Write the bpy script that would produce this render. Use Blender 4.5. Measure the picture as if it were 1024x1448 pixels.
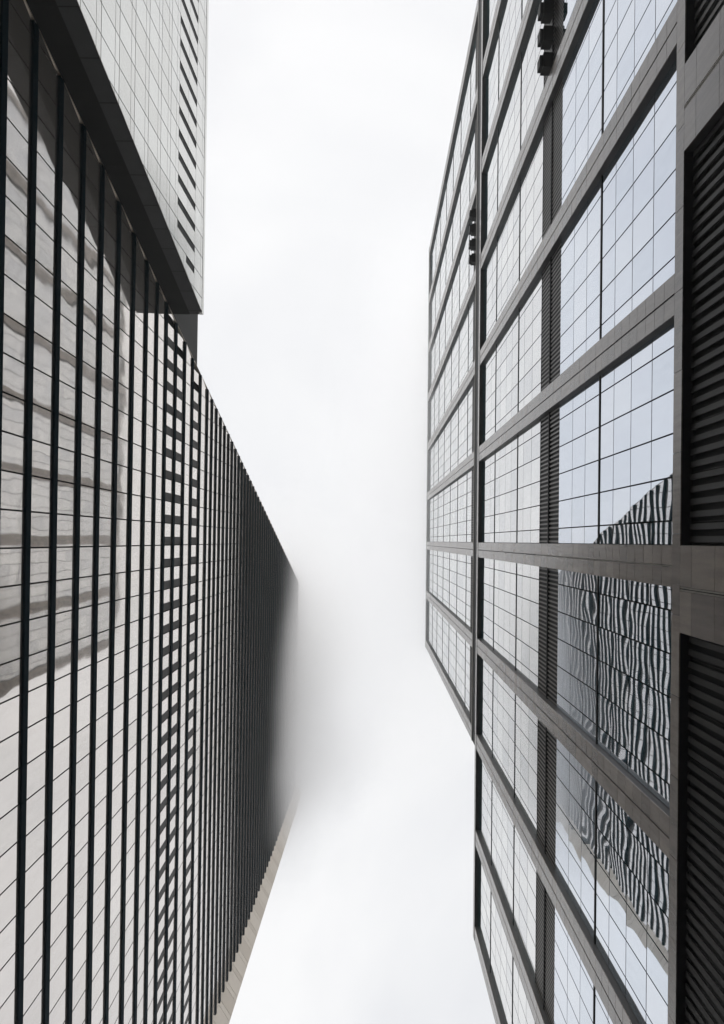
import bpy, math, random
from mathutils import Matrix, Vector, Euler
random.seed(7)
S = bpy.context.scene
C = S.collection
for o in list(bpy.data.objects):
    bpy.data.objects.remove(o)

# ------------------------------------------------------------------ camera
F_PX, W_PX, H_PX = 1000.0, 1024.0, 1448.0
ZEN_U, ZEN_V = 533.5, 765.0
GROUND = -1.6                                   # eye height 1.6 m
cam_d = bpy.data.cameras.new('camera')
cam = bpy.data.objects.new('camera', cam_d)
C.objects.link(cam)
cam.location = (0, 0, 0)
cam.rotation_euler = (math.pi, 0, 0)            # straight up
cam_d.sensor_width = 36
cam_d.lens = 36 * F_PX / H_PX
cam_d.shift_x = -(ZEN_U - W_PX / 2) / H_PX
cam_d.shift_y = (ZEN_V - H_PX / 2) / H_PX
cam_d.clip_start = 0.1
cam_d.clip_end = 5000
S.camera = cam

# ------------------------------------------------------------------ world, sun, exposure
SUN_EL, SUN_AZ = 27.0, 190.0
world = bpy.data.worlds.new('World')
S.world = world
world.use_nodes = True
nt = world.node_tree
nt.nodes.clear()
out = nt.nodes.new('ShaderNodeOutputWorld')
sky = nt.nodes.new('ShaderNodeTexSky')
sky.sky_type = 'NISHITA'
sky.sun_disc = False
sky.sun_elevation = math.radians(SUN_EL)
sky.sun_rotation = math.radians(SUN_AZ)
sky.dust_density = 4
bg1 = nt.nodes.new('ShaderNodeBackground')
bg1.inputs[1].default_value = 0.08
nt.links.new(sky.outputs[0], bg1.inputs[0])
# closed cloud deck: soft billows over the whole sky
tc = nt.nodes.new('ShaderNodeTexCoord')
mp = nt.nodes.new('ShaderNodeMapping')
mp.inputs['Location'].default_value = (0.4, 0.9, 0.2)
nz = nt.nodes.new('ShaderNodeTexNoise')
nz.inputs['Scale'].default_value = 1.7
nz.inputs['Detail'].default_value = 5
nz.inputs['Roughness'].default_value = 0.5
nz.inputs['Distortion'].default_value = 0.5
rp = nt.nodes.new('ShaderNodeValToRGB')
rp.color_ramp.elements[0].position = 0.32
rp.color_ramp.elements[0].color = (0.50, 0.508, 0.53, 1)
rp.color_ramp.elements[1].position = 0.62
rp.color_ramp.elements[1].color = (0.63, 0.63, 0.632, 1)
nt.links.new(tc.outputs['Generated'], mp.inputs[0])
nt.links.new(mp.outputs[0], nz.inputs['Vector'])
nt.links.new(nz.outputs[0], rp.inputs[0])
bg2 = nt.nodes.new('ShaderNodeBackground')
bg2.inputs[1].default_value = 1.0
nt.links.new(rp.outputs[0], bg2.inputs[0])
mx = nt.nodes.new('ShaderNodeMixShader')
mx.inputs[0].default_value = 0.94
nt.links.new(bg1.outputs[0], mx.inputs[1])
nt.links.new(bg2.outputs[0], mx.inputs[2])
nt.links.new(mx.outputs[0], out.inputs[0])

sun_d = bpy.data.lights.new('sun', 'SUN')
sun_d.energy = 0.8
sun_d.angle = math.radians(25)
sun_d.color = (1, 0.97, 0.93)
sun = bpy.data.objects.new('sun', sun_d)
C.objects.link(sun)
_a, _e = math.radians(SUN_AZ), math.radians(SUN_EL)
sdir = Vector((math.sin(_a) * math.cos(_e), math.cos(_a) * math.cos(_e), math.sin(_e)))
sun.rotation_euler = sdir.to_track_quat('Z', 'Y').to_euler()

S.view_settings.view_transform = 'Standard'
S.view_settings.look = 'None'
S.view_settings.gamma = 1
S.view_settings.use_curve_mapping = False
S.view_settings.exposure = 0.74
S.cycles.volume_bounces = 32
S.cycles.max_bounces = 40
S.cycles.glossy_bounces = 5
S.cycles.diffuse_bounces = 3

# ------------------------------------------------------------------ materials
def mat(name):
    m = bpy.data.materials.new(name)
    m.use_nodes = True
    n = m.node_tree.nodes
    return m, m.node_tree, n['Principled BSDF']

def noise(t, scale, sc3=(1, 1, 1), detail=3, rough=0.5, own=False):
    g = t.nodes.new('ShaderNodeNewGeometry')
    p = t.nodes.new('ShaderNodeMapping')
    p.inputs['Scale'].default_value = sc3
    t.links.new(g.outputs['Position'], p.inputs[0])
    if own:                                     # every separate pane gets its own waviness
        oi = t.nodes.new('ShaderNodeObjectInfo')
        ml = t.nodes.new('ShaderNodeMath'); ml.operation = 'MULTIPLY'
        ml.inputs[1].default_value = 97.0
        t.links.new(oi.outputs['Random'], ml.inputs[0])
        t.links.new(ml.outputs[0], p.inputs['Location'])
    n = t.nodes.new('ShaderNodeTexNoise')
    n.inputs['Scale'].default_value = scale
    n.inputs['Detail'].default_value = detail
    n.inputs['Roughness'].default_value = rough
    t.links.new(p.outputs[0], n.inputs['Vector'])
    return n.outputs[0]

def ramp(t, src, stops):
    r = t.nodes.new('ShaderNodeValToRGB')
    e = r.color_ramp.elements
    while len(e) < len(stops):
        e.new(0.5)
    for k, (p, c) in enumerate(stops):
        e[k].position = p
        e[k].color = (*c, 1)
    t.links.new(src, r.inputs[0])
    return r.outputs[0]

def glass_mat(name, col, rough, wave, dirt, scale=0.55, body=(0.03, 0.42, 0.50), amount=0.05):
    """Reflective curtain-wall glass: coated pane, slightly wavy, a little grime."""
    m, t, b = mat(name)
    b.inputs['Metallic'].default_value = 1.0
    n = noise(t, 2.2, (1, 1, 0.25), 4, 0.6)
    lo = tuple(c * (1 - dirt) for c in col)
    t.links.new(ramp(t, n, [(0.3, lo), (0.62, col)]), b.inputs['Base Color'])
    r = t.nodes.new('ShaderNodeMapRange')
    r.inputs['To Min'].default_value = rough
    r.inputs['To Max'].default_value = rough * 2.2
    t.links.new(n, r.inputs[0])
    t.links.new(r.outputs[0], b.inputs['Roughness'])
    w = noise(t, scale, (1, 1, 0.6), 1.2, 0.35, own=True)
    bp = t.nodes.new('ShaderNodeBump')
    bp.inputs['Strength'].default_value = 1.0
    bp.inputs['Distance'].default_value = wave
    t.links.new(w, bp.inputs['Height'])
    t.links.new(bp.outputs[0], b.inputs['Normal'])
    d = t.nodes.new('ShaderNodeBsdfDiffuse')
    d.inputs['Color'].default_value = (*body, 1)
    x = t.nodes.new('ShaderNodeMixShader')
    x.inputs[0].default_value = amount
    t.links.new(b.outputs[0], x.inputs[1])
    t.links.new(d.outputs[0], x.inputs[2])
    t.links.new(x.outputs[0], t.nodes['Material Output'].inputs['Surface'])
    return m

def stone_mat(name, col, rough=0.75, streak=0.22, spec=0.4):
    m, t, b = mat(name)
    n1 = noise(t, 1.0, (1, 2.6, 0.35), 5, 0.62)
    n2 = noise(t, 14, (1, 1, 1), 4, 0.7)
    lo = tuple(c * (1 - streak) for c in col)
    c1 = ramp(t, n1, [(0.3, lo), (0.65, col)])
    mixn = t.nodes.new('ShaderNodeMix')
    mixn.data_type = 'RGBA'
    mixn.blend_type = 'MULTIPLY'
    mixn.inputs['Factor'].default_value = 1
    t.links.new(c1, mixn.inputs['A'])
    t.links.new(ramp(t, n2, [(0.3, (0.86, 0.86, 0.86)), (0.7, (1, 1, 1))]), mixn.inputs['B'])
    t.links.new(mixn.outputs['Result'], b.inputs['Base Color'])
    b.inputs['Roughness'].default_value = rough
    b.inputs['Specular IOR Level'].default_value = spec
    bp = t.nodes.new('ShaderNodeBump')
    bp.inputs['Strength'].default_value = 0.25
    bp.inputs['Distance'].default_value = 0.01
    t.links.new(n2, bp.inputs['Height'])
    t.links.new(bp.outputs[0], b.inputs['Normal'])
    return m

def plain_mat(name, col, rough=0.5, metal=0.0, vary=0.2, spec=0.4):
    m, t, b = mat(name)
    n = noise(t, 1.4, (1, 1, 1), 4, 0.6)
    t.links.new(ramp(t, n, [(0.3, tuple(c * (1 - vary) for c in col)), (0.7, col)]), b.inputs['Base Color'])
    b.inputs['Roughness'].default_value = rough
    b.inputs['Metallic'].default_value = metal
    b.inputs['Specular IOR Level'].default_value = spec
    return m

CB, CA = (0.82, 0.74, 0.67), 0.2
LG = [glass_mat('warm_glass_a', (0.91, 0.86, 0.81), 0.02, 0.011, 0.05, body=CB, amount=CA),
      glass_mat('warm_glass_b', (0.95, 0.90, 0.85), 0.03, 0.012, 0.05, body=CB, amount=CA),
      glass_mat('warm_glass_c', (0.87, 0.825, 0.775), 0.02, 0.013, 0.07, body=CB, amount=CA)]
RG = [glass_mat('cool_glass_a', (0.66, 0.705, 0.785), 0.006, 0.019, 0.03, 0.36),
      glass_mat('cool_glass_b', (0.69, 0.73, 0.80), 0.008, 0.02, 0.03, 0.36),
      glass_mat('cool_glass_c', (0.635, 0.685, 0.765), 0.006, 0.019, 0.05, 0.36)]
RGW = [glass_mat('pale_glass_a', (0.70, 0.70, 0.705), 0.02, 0.008, 0.05),
       glass_mat('pale_glass_b', (0.75, 0.75, 0.75), 0.03, 0.008, 0.05),
       glass_mat('pale_glass_c', (0.65, 0.655, 0.67), 0.02, 0.008, 0.08)]
ST = [stone_mat('stone_a', (0.21, 0.172, 0.14), 0.2, spec=0.95, streak=0.34), stone_mat('stone_b', (0.265, 0.22, 0.18), 0.23, spec=0.95, streak=0.3),
      stone_mat('stone_c', (0.16, 0.13, 0.108), 0.2, streak=0.4, spec=0.95)]
CREAM = [glass_mat('cream_stone_a', (0.80, 0.73, 0.64), 0.25, 0.001, 0.1, body=(0.6, 0.54, 0.46), amount=0.5), glass_mat('cream_stone_b', (0.75, 0.68, 0.59), 0.28, 0.001, 0.12, body=(0.55, 0.49, 0.42), amount=0.5)]
WP = [glass_mat('pale_panel_a', (0.93, 0.93, 0.895), 0.08, 0.002, 0.04, body=(0.75, 0.75, 0.71), amount=0.22), glass_mat('pale_panel_b', (0.90, 0.895, 0.855), 0.10, 0.002, 0.05, body=(0.75, 0.75, 0.71), amount=0.22)]
BLACK = plain_mat('black_metal', (0.012, 0.014, 0.015), 0.6, 0.0, spec=0.2)
FIN = plain_mat('fin_metal', (0.006, 0.024, 0.034), 0.8, 0.0, spec=0.06)
DARK = plain_mat('dark_cladding', (0.035, 0.036, 0.037), 0.5, 0.0)
JOINT = plain_mat('joint', (0.02, 0.02, 0.019), 0.8)
LOUV = plain_mat('louvre_metal', (0.17, 0.162, 0.148), 0.4)
LOUVB = plain_mat('base_louvre_metal', (0.02, 0.02, 0.0195), 0.55)
BAR = plain_mat('louvre_brown', (0.055, 0.05, 0.044), 0.6)
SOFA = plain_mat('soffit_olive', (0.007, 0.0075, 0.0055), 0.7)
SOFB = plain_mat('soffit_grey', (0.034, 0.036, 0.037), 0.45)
TRIM = plain_mat('pale_trim', (0.42, 0.40, 0.36), 0.5)
ROOFM = plain_mat('roof_felt', (0.12, 0.12, 0.12), 0.9)
GRD = plain_mat('paving', (0.10, 0.10, 0.098), 0.85)
ASPH = plain_mat('asphalt', (0.05, 0.05, 0.052), 0.9)
LINE = plain_mat('road_paint', (0.7, 0.7, 0.68), 0.7)

# ------------------------------------------------------------------ mesh helpers
BOXF = [(0, 1, 3, 2), (4, 6, 7, 5), (0, 4, 5, 1), (2, 3, 7, 6), (0, 2, 6, 4), (1, 5, 7, 3)]

class MB:
    def __init__(s):
        s.v, s.f, s.m = [], [], []
    def box(s, x0, x1, y0, y1, z0, z1, mi=0):
        n = len(s.v)
        s.v += [(x, y, z) for x in (x0, x1) for y in (y0, y1) for z in (z0, z1)]
        s.f += [tuple(n + i for i in q) for q in BOXF]
        s.m += [mi] * 6
    def slab(s, c, h, r, mi=0):
        n = len(s.v)
        R = Euler(r).to_matrix()
        c = Vector(c)
        s.v += [tuple(c + R @ Vector((x, y, z))) for x in (-h[0], h[0]) for y in (-h[1], h[1]) for z in (-h[2], h[2])]
        s.f += [tuple(n + i for i in q) for q in BOXF]
        s.m += [mi] * 6
    def prism(s, poly, off, mi=0):
        """poly: 3-D points of one face, off: extrusion vector"""
        n, k = len(s.v), len(poly)
        s.v += [tuple(p) for p in poly] + [tuple(Vector(p) + Vector(off)) for p in poly]
        s.f += [tuple(n + i for i in range(k)), tuple(n + k + i for i in reversed(range(k)))]
        s.f += [(n + i, n + k + i, n + k + (i + 1) % k, n + (i + 1) % k) for i in range(k)]
        s.m += [mi] * (k + 2)
    def mesh(s, name, mats):
        me = bpy.data.meshes.new(name)
        me.from_pydata(s.v, [], s.f)
        for m in (mats if isinstance(mats, (list, tuple)) else [mats]):
            me.materials.append(m)
        me.polygons.foreach_set('material_index', s.m)
        me.update()
        import bmesh
        bm = bmesh.new()
        bm.from_mesh(me)
        bmesh.ops.recalc_face_normals(bm, faces=bm.faces)
        bm.to_mesh(me)
        bm.free()
        return me

class Building:
    def __init__(s, name, label, cat, base, theta, lean):
        s.M = Matrix.Rotation(theta, 4, 'Z') @ Matrix.Rotation(lean, 4, 'Y')
        s.base = Vector(base)
        s.o = bpy.data.objects.new(name, None)
        C.objects.link(s.o)
        s.o.location = s.M @ s.base
        s.o.rotation_euler = s.M.to_euler()
        s.o['label'] = label
        s.o['category'] = cat
        s.cache = {}
    def part(s, name, mb, mats, parent=None, label=None, stuff=False):
        o = bpy.data.objects.new(name, mb.mesh(name, mats))
        C.objects.link(o)
        if parent is None:
            o.parent = s.o
            o.location = -s.base
        else:
            o.parent = parent
        if label:
            o['label'] = label
        if stuff:
            o['kind'] = 'stuff'
        return o
    def area(s, it):
        c, h = Vector(it['c']), it['h']
        R = Euler(it.get('r', (0, 0, 0))).to_matrix()
        pts = []
        for a, b in ((-1, -1), (-1, 1), (1, 1), (1, -1)):
            p = s.M @ (c + R @ Vector((0, a * h[1], b * h[2])))
            if p.z < 1:
                return 0
            pts.append((min(max(F_PX * p.x / p.z + ZEN_U, 0), W_PX), min(max(F_PX * p.y / p.z + ZEN_V, 0), H_PX)))
        return abs(sum(pts[i][0] * pts[(i + 1) % 4][1] - pts[(i + 1) % 4][0] * pts[i][1] for i in range(4))) / 2
    def emit(s, name, items, mats, nmax=300, min_area=40, stuff_name=None, parent_key=None):
        """the nmax pieces largest in the picture become parts, the rest one part of kind stuff"""
        for it in items:
            it['a'] = s.area(it)
        items = sorted(items, key=lambda i: -i['a'])
        k = 0
        rest = MB()
        for it in items:
            if k < nmax and it['a'] >= min_area:
                key = (name, tuple(round(v, 2) for v in it['h']), it['m'])
                if key not in s.cache:
                    mb = MB()
                    mb.box(-it['h'][0], it['h'][0], -it['h'][1], it['h'][1], -it['h'][2], it['h'][2])
                    s.cache[key] = mb.mesh(name, mats[it['m']])
                o = bpy.data.objects.new(name, s.cache[key])
                C.objects.link(o)
                par = it.get('p')
                if par is None:
                    o.parent = s.o
                    o.location = Vector(it['c']) - s.base
                else:
                    o.parent = par
                    o.location = it['c']
                o.rotation_euler = it.get('r', (0, 0, 0))
                k += 1
            else:
                rest.slab(it['c'], it['h'], it.get('r', (0, 0, 0)), it['m'])
        if rest.v:
            s.part(stuff_name or name, rest, mats, stuff=True)
        return k

def clip(poly, a, b, c):
    """keep the part of a (y,z) polygon where a*y+b*z+c >= 0"""
    res = []
    for i in range(len(poly)):
        p, q = poly[i], poly[(i + 1) % len(poly)]
        dp, dq = a * p[0] + b * p[1] + c, a * q[0] + b * q[1] + c
        if dp >= 0:
            res.append(p)
        if (dp >= 0) != (dq >= 0):
            t = dp / (dp - dq)
            res.append((p[0] + t * (q[0] - p[0]), p[1] + t * (q[1] - p[1])))
    return res

# ------------------------------------------------------------------ setting: ground and street
def struct(name, mb, m, z=0):
    o = bpy.data.objects.new(name, mb.mesh(name, m))
    C.objects.link(o)
    o['kind'] = 'structure'
    return o
g = MB(); g.box(-3000, 3000, -3000, 3000, GROUND - 1.0, GROUND - 0.12)
struct('ground', g, GRD)
g = MB(); g.box(-9, 5, -400, 400, GROUND - 0.12, GROUND - 0.108)
struct('road', g, ASPH)
g = MB(); g.box(5, 60, -400, 400, GROUND - 0.12, GROUND)
struct('pavement', g, GRD)
g = MB(); g.box(-90, -9, -400, 400, GROUND - 0.12, GROUND)
struct('pavement', g, GRD)
g = MB()
for k in range(-40, 40):
    g.box(-2.08, -1.92, k * 9, k * 9 + 4, GROUND - 0.108, GROUND - 0.104)
struct('road_markings', g, LINE)

# ================================================================== LEFT: ribbed glass tower
TH_L, LEAN_L = 0.016, 0.0065
XL = -20.0
SA, SB = -40.8, 0.299                            # sloping edge  y = SA + SB*z
Y_END = 60.0
LROOF = 172.0
T = Building('ribbed_glass_tower', 'cream-tinted glass tower with close black horizontal fins, its top lost in cloud',
             'building', (XL, 15, GROUND), TH_L, LEAN_L)
levels = [39.79, 43.02, 46.33, 49.51, 52.73, 55.97, 59.09, 61.84, 64.58, 67.66, 70.77, 73.72, 76.93, 80.03]
z = 39.79
low = []
while z - 3.22 > 2:
    z -= 3.22
    low.append(z)
levels = low[::-1] + levels
z = 80.03
while z + 2.245 < LROOF - 1:
    z += 2.245
    levels.append(z)
PITCH, PH = 2.05, 0.70
lean_gl = -0.038
body = MB()                                      # core behind the glass
y0b, y0t = SA + SB * GROUND, SA + SB * LROOF
for (xa, xb) in ((XL - 0.32, XL - 40),):
    poly = [(xa, y0b - 0.1, GROUND), (xa, Y_END, GROUND), (xa, Y_END, LROOF), (xa, y0t - 0.1, LROOF)]
    body.prism(poly, (xb - xa, 0, 0))
T.part('wall', body, JOINT)
m = MB(); m.box(XL - 39.9, XL - 0.4, y0t + 0.2, Y_END - 0.1, LROOF + 0.01, LROOF + 0.5)
T.part('roof', m, ROOFM)
# fins
for i, zf in enumerate(levels):
    ya = SA + SB * zf
    fh = 0.28 if zf < 80 else 0.22
    fo = 0.05 if zf < 80 else min(0.08 + (zf - 80) * 0.0022, 0.14)
    m = MB()
    k = math.ceil((ya + 0.3 - PH) / PITCH)
    ys = [ya] + [PH + PITCH * j for j in range(k, int((Y_END - PH) / PITCH) + 1)] + [Y_END - 0.05]
    for a, b in zip(ys[:-1], ys[1:]):
        m.box(XL - 0.14, XL + fo, a + 0.012, b - 0.012, zf - fh, zf + fh)
    m.box(XL - 0.15, XL + 0.03, ya + 0.03, Y_END - 0.06, zf - 0.18, zf + 0.18)
    T.part('ledge_fin', m, FIN)
# panes and louvre panels
bars_at = {64.58, 67.66, 73.72}
panes, clipped, bars = [], [], []
for zi, zf in enumerate(levels):
    zt = levels[zi + 1] if zi + 1 < len(levels) else LROOF
    h = zt - zf - 0.38
    zc = (zf + zt) / 2
    ylim = SA + SB * zf
    k0 = math.floor((ylim - PH) / PITCH)
    for k in range(k0, int((Y_END - PH) / PITCH) + 1):
        a, b = PH + PITCH * k + 0.048, min(PH + PITCH * (k + 1), Y_END) - 0.048
        if b - a < 0.3:
            continue
        hasbar = zf in bars_at
        if hasbar:
            if a > ylim + 1.2:
                bars.append(dict(c=(XL - 0.04, b - 0.36, zc), h=(0.03, 0.36, h / 2), m=0, r=(0, lean_gl, 0)))
            b2 = b - 0.74
        else:
            b2 = b
        poly = [(a, zf + 0.19), (b2, zf + 0.19), (b2, zt - 0.19), (a, zt - 0.19)]
        mi = random.choice((0, 0, 1, 1, 2))
        if a < SA + SB * zt - 0.1:
            cp = clip(poly, 1, -SB, -SA + 0.0)
            if len(cp) > 2:
                clipped.append((cp, zc, mi))
        else:
            panes.append(dict(c=(XL - 0.03, (a + b2) / 2, zc), h=(0.015, (b2 - a) / 2, h / 2), m=mi,
                              r=(0, lean_gl + random.uniform(-.0013, .0013), random.uniform(-.0016, .0016))))
T.emit('glass_pane', panes, LG, 300)
T.emit('louvre_panel', bars, [BAR], 200, 15)
rest = MB()
for cp, zc, mi in clipped:
    pts = [(XL - 0.03 + lean_gl * (zz - zc), yy, zz) for yy, zz in cp]
    if 30 < zc < 84:
        m = MB(); m.prism(pts, (-0.03, 0, 0))
        T.part('glass_pane', m, LG[mi])
    else:
        rest.prism(pts, (-0.03, 0, 0), mi)
T.part('glass_pane', rest, LG, stuff=True)
# sloping edge trim
m = MB()
m.prism([(XL - 0.3, SA + SB * GROUND - 0.1, GROUND), (XL - 0.3, SA + SB * GROUND - 0.02, GROUND),
         (XL - 0.3, y0t - 0.02, LROOF), (XL - 0.3, y0t - 0.1, LROOF)], (0.3, 0, 0))
T.part('edge_trim', m, CREAM[1])
# splayed end wall of cream stone
ew = MB()
P0, P1 = Vector((XL - 0.15, Y_END + 0.02, 0)), Vector((XL + 1.35, Y_END + 2.3, 0))
nrm = Vector((P1.y - P0.y, -(P1.x - P0.x), 0)).normalized()
ew.prism([(P0.x, P0.y, GROUND), (P1.x, P1.y, GROUND), (XL - 20, P1.y, GROUND), (XL - 20, P0.y, GROUND)], (0, 0, LROOF + 1.5 - GROUND))
endw = T.part('end_wall', ew, JOINT)
z = GROUND
idx = 0
rest = MB()
while z < LROOF + 1.4:
    zt = min(z + (2.9 if idx % 2 == 0 else 1.0), LROOF + 1.5)
    q = [(P0 + (P1 - P0) * 0.01 + nrm * 0.003), (P0 + (P1 - P0) * 0.99 + nrm * 0.003)]
    pts = [(q[0].x, q[0].y, z + 0.03), (q[1].x, q[1].y, z + 0.03), (q[1].x, q[1].y, zt - 0.03), (q[0].x, q[0].y, zt - 0.03)]
    if 80 < z < 160:
        m = MB(); m.prism(pts, nrm * 0.05)
        T.part('stone_panel', m, CREAM[idx % 3 == 0], parent=endw)
    else:
        rest.prism(pts, nrm * 0.05, idx % 2)
    z = zt
    idx += 1
T.part('stone_panel', rest, CREAM, parent=endw, stuff=True)

# ================================================================== LEFT TOP: pale panelled block with sloping soffit
XW = -17.15
WROOF = 66.4
B = Building('panelled_block', 'pale panelled block with a sloping dark underside, standing out beside the ribbed glass tower',
             'building', (XW, -60, GROUND), TH_L, LEAN_L)
YN = -110.0
m = MB()
g0 = 10.0
poly = [(XW - 0.05, YN, GROUND), (XW - 0.05, SA + SB * GROUND - 0.12, GROUND), (XW - 0.05, SA + SB * WROOF - 0.12, WROOF), (XW - 0.05, YN, WROOF)]
m.prism(poly, (-30, 0, 0))
wall = B.part('wall', m, JOINT)
m = MB(); m.box(XW - 30, XW - 0.6, YN, SA + SB * WROOF - 1.0, WROOF + 0.01, WROOF + 0.4)
B.part('roof', m, ROOFM)
# recessed dark storey above, behind the roof edge
m = MB()
zt = 75.4
m.prism([(XL - 0.02, YN, WROOF + 0.41), (XL - 0.02, SA + SB * WROOF - 0.15, WROOF + 0.41), (XL - 0.02, SA + SB * zt - 0.15, zt), (XL - 0.02, YN, zt)], (-20, 0, 0))
B.part('plant_storey', m, plain_mat('dark_olive', (0.025, 0.025, 0.021), 0.6))
wl = [GROUND, 2, 5, 8, 11, 14, 17, 20, 23, 26, 29, 32, 35.9, 39.0, 41.9, 44.8, 47.6, 50.4, 53.2, 55.6, 57.8, 60.5, 63.1, 65.9]
items, rest = [], MB()
bars = []
WPIT, WPH = 1.86, -29.83
def wing_piece(y0, y1, z0, z1, mi, name='wall_panel', mats=WP):
    cp = clip([(y0, z0), (y1, z0), (y1, z1), (y0, z1)], -1, SB, SA - 0.12)
    if len(cp) < 3:
        return
    if len(cp) == 4 and y1 < SA + SB * z0 - 0.12:
        items.append(dict(c=(XW - 0.02, (y0 + y1) / 2, (z0 + z1) / 2), h=(0.02, (y1 - y0) / 2, (z1 - z0) / 2), m=mi,
                          r=(0, random.uniform(-.001, .001), random.uniform(-.001, .001))))
    else:
        pts = [(XW, yy, zz) for yy, zz in cp]
        if z0 > 35:
            q = MB(); q.prism(pts, (-0.04, 0, 0))
            B.part('wall_panel', q, mats[mi])
        else:
            rest.prism(pts, (-0.04, 0, 0), mi)
for r_ in range(len(wl) - 1):
    z0, z1 = wl[r_], wl[r_ + 1]
    for k in range(-42, 8):
        y0, y1 = WPH + WPIT * k + 0.034, WPH + WPIT * (k + 1) - 0.034
        if y0 > SA + SB * z1 - 0.12:
            break
        zz = z1 - 0.72
        mi = random.choice((0, 1))
        if 57 < z0 < 63:
            if y1 < SA + SB * z0 + 1 and y0 + 0.6 < SA + SB * z0 - 0.12:
                bars.append(dict(c=(XW - 0.043, y0 + 0.29, (z0 + z1) / 2), h=(0.006, 0.27, (z1 - z0) / 2 - 0.02), m=0))
                wing_piece(y0 + 0.6, y1, z0 + 0.02, z1 - 0.02, mi)
                continue
        wing_piece(y0, y1, z0 + 0.04, zz - 0.025, mi)
        wing_piece(y0, y1, zz + 0.025, z1 - 0.03, mi)
B.emit('wall_panel', items, WP, 280, 40)
B.emit('louvre_panel', bars, [plain_mat('louvre_dark', (0.035, 0.035, 0.034), 0.6)], 80, 10)
B.part('wall_panel', rest, WP, stuff=True)
m = MB(); m.box(XW - 0.3, XW + 0.02, YN, SA + SB * WROOF - 0.12, 65.92, WROOF + 0.15)
B.part('parapet', m, WP[1])
# sloping soffit panels (two strips)
sl = Vector((0, SB, 1)).normalized()
sn = Vector((0, 1, -SB)).normalized()
sz = [35.9] + [w for w in wl if w > 36] + [WROOF + 0.1]
def soff(xa, xb, z0, z1, mm, name, off=0.035):
    f = lambda x, zz: Vector((x, SA + SB * zz - 0.22, zz)) + sn * 0.01
    q = MB()
    q.prism([f(xa, z0 + off), f(xb, z0 + off), f(xb, z1 - off), f(xa, z1 - off)], sn * 0.09)
    return B.part(name, q, mm)
for a, b in zip([GROUND] + sz[:-1], sz):
    soff(XW - 0.02, -18.38, a, b, SOFB, 'soffit_panel')
    for c0, c1 in ((a, b - 0.8), (b - 0.8, b)) if b < 66 else ((a, b),):
        soff(-18.42, XL + 0.02 - 0.3, c0, c1, SOFA, 'soffit_panel', 0.012)
print('left done')

# ================================================================== RIGHT: stone-pier tower
TH_R, LEAN_R = 0.0095, -0.0065
XR, DEP = 12.0, 0.34
GZ = 12.34 / 12.68
XG = XR + DEP
R_ = Building('stone_pier_tower', 'glass office tower gridded by pale stone piers, with dark louvre bands and a black ledge',
              'building', (XR, 0, GROUND), TH_R, LEAN_R)
PP, PW, PC = 10.9, 1.68, 0.90
ZB, ZLED, ZTOP = 28.25, 80.3, 156.6
lower = list(range(-9, 5))                        # pier indices of the lower block, centre = PC + PP*k
upper = list(range(-6, 3))
yU0, yU1 = PC - 6 * PP - PW / 2, PC + 2 * PP + PW / 2
yL0, yL1 = PC - 9 * PP - PW / 2, PC + 4 * PP + PW / 2
m = MB()
m.box(XG + 0.16, XG + 30, yL0 + 0.1, yL1 - 0.1, GROUND, 81.3)
m.box(XG + 0.16, XG + 30, yU0 + 0.1, yU1 - 0.1, 81.3, 158.0)
R_.part('wall', m, JOINT)
m = MB(); m.box(XG + 0.2, XG + 29.8, yU0 + 0.4, yU1 - 0.4, 158.01, 158.3)
R_.part('roof', m, ROOFM)
stones = []
def stone_run(par, y0, y1, z0, z1, dz, x=XR):
    n = max(1, round((z1 - z0) / dz))
    for j in range(n):
        a, b = z0 + (z1 - z0) * j / n, z0 + (z1 - z0) * (j + 1) / n
        stones.append(dict(c=(x + 0.02, (y0 + y1) / 2, (a + b) / 2), h=(0.02 + random.uniform(-.004, .004), (y1 - y0) / 2 - 0.008, (b - a) / 2 - 0.012),
                           m=random.choice((0, 0, 1, 2)), p=par))
def pier(k, z0, z1):
    yc = PC + PP * k
    q = MB()
    q.box(XR + 0.045, XG + 0.15, yc - PW / 2, yc + PW / 2, z0, z1)
    p = R_.part('stone_pier', q, DARK)
    stone_run(p, yc - PW / 2, yc - 0.035, z0, z1, 1.0)
    stone_run(p, yc + 0.035, yc + PW / 2, z0, z1, 1.0)
    return p
piers = {}
for k in lower:
    piers[k] = pier(k, ZB, ZLED)
for k in upper:
    pier(k, 84.0, ZTOP)
# pale strip in the groove of the middle pier
m = MB(); m.box(XR + 0.005, XR + 0.04, PC - 0.025, PC + 0.02, ZB, 52)
R_.part('joint_strip', m, TRIM, parent=piers[0])

# glass, transoms, louvre bands
rows_low = [(ZB, 32.2), (32.2, 34.8), (34.8, 37.3), (37.3, 39.6), (39.6, 42.3), (42.3, 45.0), (45.0, 48.2),
            (53.7, 56.7), (56.7, 59.7), (59.7, 62.1), (62.1, 65.0), (65.0, 67.8), (67.8, 70.8), (70.8, 73.6), (73.6, 76.4), (76.4, ZLED)]
up_tr = [95.5, 105.9, 116.1, 126.7, 137.7, 147.9]
rows_up = [(91.0, 95.5)]
for a, b in zip(up_tr, up_tr[1:] + [ZTOP]):
    for j in range(3):
        rows_up.append((a + (b - a) * j / 3, a + (b - a) * (j + 1) / 3))
panes_r, blades, base_blades = [], MB(), []
transoms = [39.6 * GZ, 62.1 * GZ, 73.6 * GZ]
rows_low = [(a * GZ if a > ZB else a, b * GZ if b < ZLED else b) for a, b in rows_low]
rows_up = [(a * GZ, b * GZ if b < ZTOP else b) for a, b in rows_up]
up_tr = [v * GZ for v in up_tr]
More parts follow.
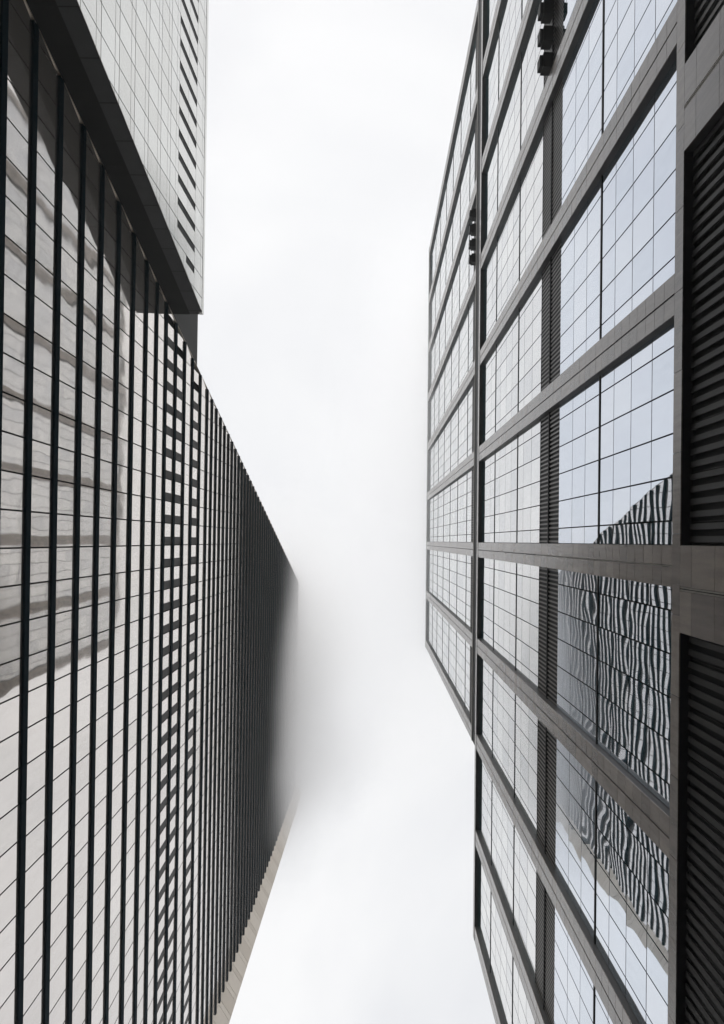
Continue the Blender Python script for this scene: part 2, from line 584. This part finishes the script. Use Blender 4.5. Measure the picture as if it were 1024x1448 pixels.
def bay(k, rows, trs, lv):
    y0, y1 = PC + PP * k + PW / 2, PC + PP * (k + 1) - PW / 2
    W = y1 - y0
    ys = [y0] + [y0 + 1.01 + 1.80 * j for j in range(5)] + [y1]
    for (a, b) in rows:
        for ya, yb in zip(ys[:-1], ys[1:]):
            pale = a > 49
            panes_r.append(dict(c=(XG + 0.02, (ya + yb) / 2, (a + b) / 2), h=(0.015, (yb - ya) / 2 - 0.036, (b - a) / 2 - 0.032),
                                m=random.choice((0, 0, 1, 2)) + (3 if pale else 0),
                                r=(0, random.uniform(-.0011, .0011), random.uniform(-.0014, .0014))))
    for t_ in trs:
        q = MB()
        q.box(XG - 0.035, XG + 0.15, y0 + 0.002, y1 - 0.002, t_ - 0.08, t_ + 0.08)
        R_.part('transom', q, BLACK)
    for (a, b, mid) in lv:
        q = MB()
        q.box(XG + 0.11, XG + 0.15, y0 + 0.002, y1 - 0.002, a, b)
        p = R_.part('louvre_band', q, BLACK)
        q = MB()
        n = int(W / 0.30)
        for j in range(n):
            yc = y0 + (j + 0.5) * W / n
            for (za, zb) in ([(a + 0.05, mid - 0.12), (mid + 0.12, b - 0.05)] if mid else [(a + 0.05, b - 0.05)]):
                q.slab((XG + 0.03, yc, (za + zb) / 2), (0.008, 0.058, (zb - za) / 2), (0, 0, 0.0))
        R_.part('louvre_blades', q, LOUV, parent=p, stuff=True)
        if mid:
            q = MB(); q.box(XG - 0.04, XG + 0.105, y0 + 0.003, y1 - 0.003, mid - 0.10, mid + 0.10)
            R_.part('rail', q, BLACK, parent=p)
for k in lower[:-1]:
    bay(k, rows_low, transoms, [(48.2 * GZ + 0.02, 53.7 * GZ - 0.02, 51.0 * GZ)])
for k in upper[:-1]:
    bay(k, rows_up, up_tr, [(84.0, 91.0 * GZ - 0.02, None)])
R_.emit('glass_pane', panes_r, RG + RGW, 300)

# cornice of lower block, black reveal, roof cornice
m = MB(); m.box(XR, XG + 0.15, yL0, yL1, ZLED + 0.002, 81.3)
R_.part('cornice', m, [DARK])
corn = []
n = int((yL1 - yL0) / 1.85)
m = MB()
for j in range(n):
    a, b = yL0 + (yL1 - yL0) * j / n, yL0 + (yL1 - yL0) * (j + 1) / n
    m.box(XR - 0.03, XR - 0.002, a + 0.01, b - 0.01, ZLED + 0.05, 81.28, j % 3)
R_.part('cornice_stones', m, ST, stuff=True)
m = MB(); m.box(XR + 0.02, XG + 0.15, yU0 + 0.02, yU1 - 0.02, 81.32, 83.66)
R_.part('reveal_band', m, BLACK)
m = MB(); m.box(XR - 0.05, XG + 0.12, yU0, yU1, 83.68, 83.98)
R_.part('sill_ledge', m, TRIM)
m = MB(); m.box(XR, XG + 0.15, yU0, yU1, ZTOP + 0.002, 158.3)
rc = R_.part('roof_cornice', m, DARK)
m = MB()
n = int((yU1 - yU0) / 1.85)
for j in range(n):
    a, b = yU0 + (yU1 - yU0) * j / n, yU0 + (yU1 - yU0) * (j + 1) / n
    m.box(XR - 0.03, XR - 0.002, a + 0.01, b - 0.01, ZTOP + 0.04, 158.28, j % 3)
R_.part('cornice_stones', m, ST, parent=rc, stuff=True)

# hoods in bay between the 4th and 5th pier up the picture
by0 = PC - 4 * PP + PW / 2
for (zc, h, ys_) in ((49.8, 0.5, (-33.75, -35.6, -37.45, -39.3)), (85.8, 0.6, (-34.3, -36.1, -37.9, -39.7))):
    for yc in ys_:
        q = MB()
        q.box(XR - 0.38, XG - 0.03, yc - 0.50, yc + 0.50, zc - h, zc + h)
        hd = R_.part('exhaust_hood', q, BLACK)
        q = MB(); q.box(XR - 0.62, XR - 0.385, yc - 0.34, yc + 0.40, zc - h + 0.08, zc + h - 0.1)
        R_.part('collar', q, BLACK, parent=hd)

# stone string course and base with big louvres
BP = [(-56.3, -52.9), (-37.45, -34.05), (-18.70, -15.30), (0.06, 3.46), (18.8, 22.2), (37.55, 40.95)]
m = MB(); m.box(XR + 0.045, XG + 0.1, yL0, yL1, 27.5, ZB - 0.002)
sc = R_.part('string_course', m, DARK)
y = -58.0
while y < yL1:
    a, b = y, min(y + 3.2, yL1)
    stones.append(dict(c=(XR + 0.02, (a + b) / 2, (27.5 + ZB) / 2), h=(0.025, (b - a) / 2 - 0.012, 0.37), m=random.choice((0, 1, 2)), p=sc))
    y = b
bz = [27.5, 26.5, 24.7, 22.9, 21.1, 19.3, 17.5, 15.7, 13.9, 12.1, 10.3, 8.5, 6.7, 4.9, 3.1, 1.3, GROUND]
for (a, b) in BP:
    q = MB(); q.box(XR + 0.045, XG + 0.1, a, b, GROUND, 27.498)
    p = R_.part('base_pier', q, JOINT)
    mid = (a + b) / 2 - 0.01
    for z1, z0 in zip(bz[:-1], bz[1:]):
        for (ya, yb) in ((a, mid - 0.09), (mid + 0.09, b)):
            stones.append(dict(c=(XR + 0.02, (ya + yb) / 2, (z0 + z1) / 2), h=(0.025, (yb - ya) / 2 - 0.004, (z1 - z0) / 2 - 0.01),
                               m=random.choice((0, 1, 2)), p=p))
    for yy in (mid - 0.05, mid + 0.05):
        q = MB(); q.box(XR + 0.0, XR + 0.04, yy - 0.026, yy + 0.026, GROUND, 27.49)
        R_.part('joint_strip', q, TRIM, parent=p)
for (a, b) in zip([-75] + [p[1] for p in BP], [p[0] for p in BP] + [yL1]):
    if b - a < 1:
        continue
    q = MB(); q.box(XR + 0.5, XG + 0.1, a + 0.002, b - 0.002, GROUND, 27.45)
    p = R_.part('louvre_screen', q, BLACK)
    n = int((b - a) / 0.47)
    for j in range(n):
        yc = a + (j + 0.5) * (b - a) / n
        base_blades.append(dict(c=(XR + 0.30, yc, (27.3 + GROUND) / 2), h=(0.03, 0.115, (27.3 - GROUND) / 2), m=0, r=(0, 0, 0.12), p=p))
        if j % 4 == 2:
            base_blades.append(dict(c=(XR + 0.42, yc - 0.2, (27.3 + GROUND) / 2), h=(0.03, 0.02, (27.3 - GROUND) / 2), m=0, p=p))
R_.emit('louvre_blade', base_blades, [LOUVB], 300, 0)
R_.emit('stone_panel', stones, ST, 300, 20)

# ------------------------------------------------------------------ low cloud round the tower top
def cloud(name, c, r, density, label, seed):
    import bmesh
    bm = bmesh.new()
    bmesh.ops.create_icosphere(bm, subdivisions=4, radius=1)
    me = bpy.data.meshes.new(name)
    bm.to_mesh(me)
    bm.free()
    mt = bpy.data.materials.new(name)
    mt.use_nodes = True
    t = mt.node_tree
    t.nodes.clear()
    N = t.nodes.new
    L = t.links.new
    o_ = N('ShaderNodeOutputMaterial')
    pv = N('ShaderNodeVolumePrincipled')
    pv.inputs['Color'].default_value = (1, 1, 1, 1)
    pv.inputs['Anisotropy'].default_value = 0.8
    tc = N('ShaderNodeTexCoord')
    ln = N('ShaderNodeVectorMath'); ln.operation = 'LENGTH'
    L(tc.outputs['Object'], ln.inputs[0])
    nz = N('ShaderNodeTexNoise')
    nz.inputs['Scale'].default_value = 1.6
    nz.inputs['Detail'].default_value = 3
    mp = N('ShaderNodeMapping'); mp.inputs['Location'].default_value = (seed, seed, 0)
    L(tc.outputs['Object'], mp.inputs[0]); L(mp.outputs[0], nz.inputs['Vector'])
    a = N('ShaderNodeMath'); a.operation = 'MULTIPLY_ADD'      # r + 0.6*noise - 0.3
    L(nz.outputs[0], a.inputs[0]); a.inputs[1].default_value = 0.6; L(ln.outputs['Value'], a.inputs[2])
    mr = N('ShaderNodeMapRange'); mr.interpolation_type = 'SMOOTHSTEP'
    mr.inputs['From Min'].default_value = 1.15
    mr.inputs['From Max'].default_value = 0.55
    mr.inputs['To Min'].default_value = 0.0
    mr.inputs['To Max'].default_value = density
    L(a.outputs[0], mr.inputs['Value'])
    L(mr.outputs[0], pv.inputs['Density'])
    L(pv.outputs[0], o_.inputs['Volume'])
    me.materials.append(mt)
    o = bpy.data.objects.new(name, me)
    C.objects.link(o)
    o.location = c
    o.scale = r
    o['kind'] = 'stuff'
    o['label'] = label
    return o
cloud('low_cloud', (-27, 33, 172), (43, 60, 66), 0.14, 'low white cloud swallowing the top of the ribbed glass tower', 3.1)

cloud('low_cloud', (14, -12, 176), (36, 100, 58), 0.036, 'thin mist drifting across the roof of the stone pier tower', 6.4)

# ------------------------------------------------------------------ thin haze through the street canyon
m = MB(); m.box(-120, 120, -180, 180, GROUND - 2.0, 235)
me = m.mesh('haze', [])
hz = bpy.data.materials.new('haze')
hz.use_nodes = True
t = hz.node_tree
t.nodes.clear()
o_ = t.nodes.new('ShaderNodeOutputMaterial')
pv = t.nodes.new('ShaderNodeVolumePrincipled')
pv.inputs['Color'].default_value = (0.98, 0.99, 1, 1)
pv.inputs['Density'].default_value = 0.00035
pv.inputs['Anisotropy'].default_value = 0.5
t.links.new(pv.outputs[0], o_.inputs['Volume'])
me.materials.clear()
me.materials.append(hz)
o = bpy.data.objects.new('haze', me)
C.objects.link(o)
o['kind'] = 'stuff'
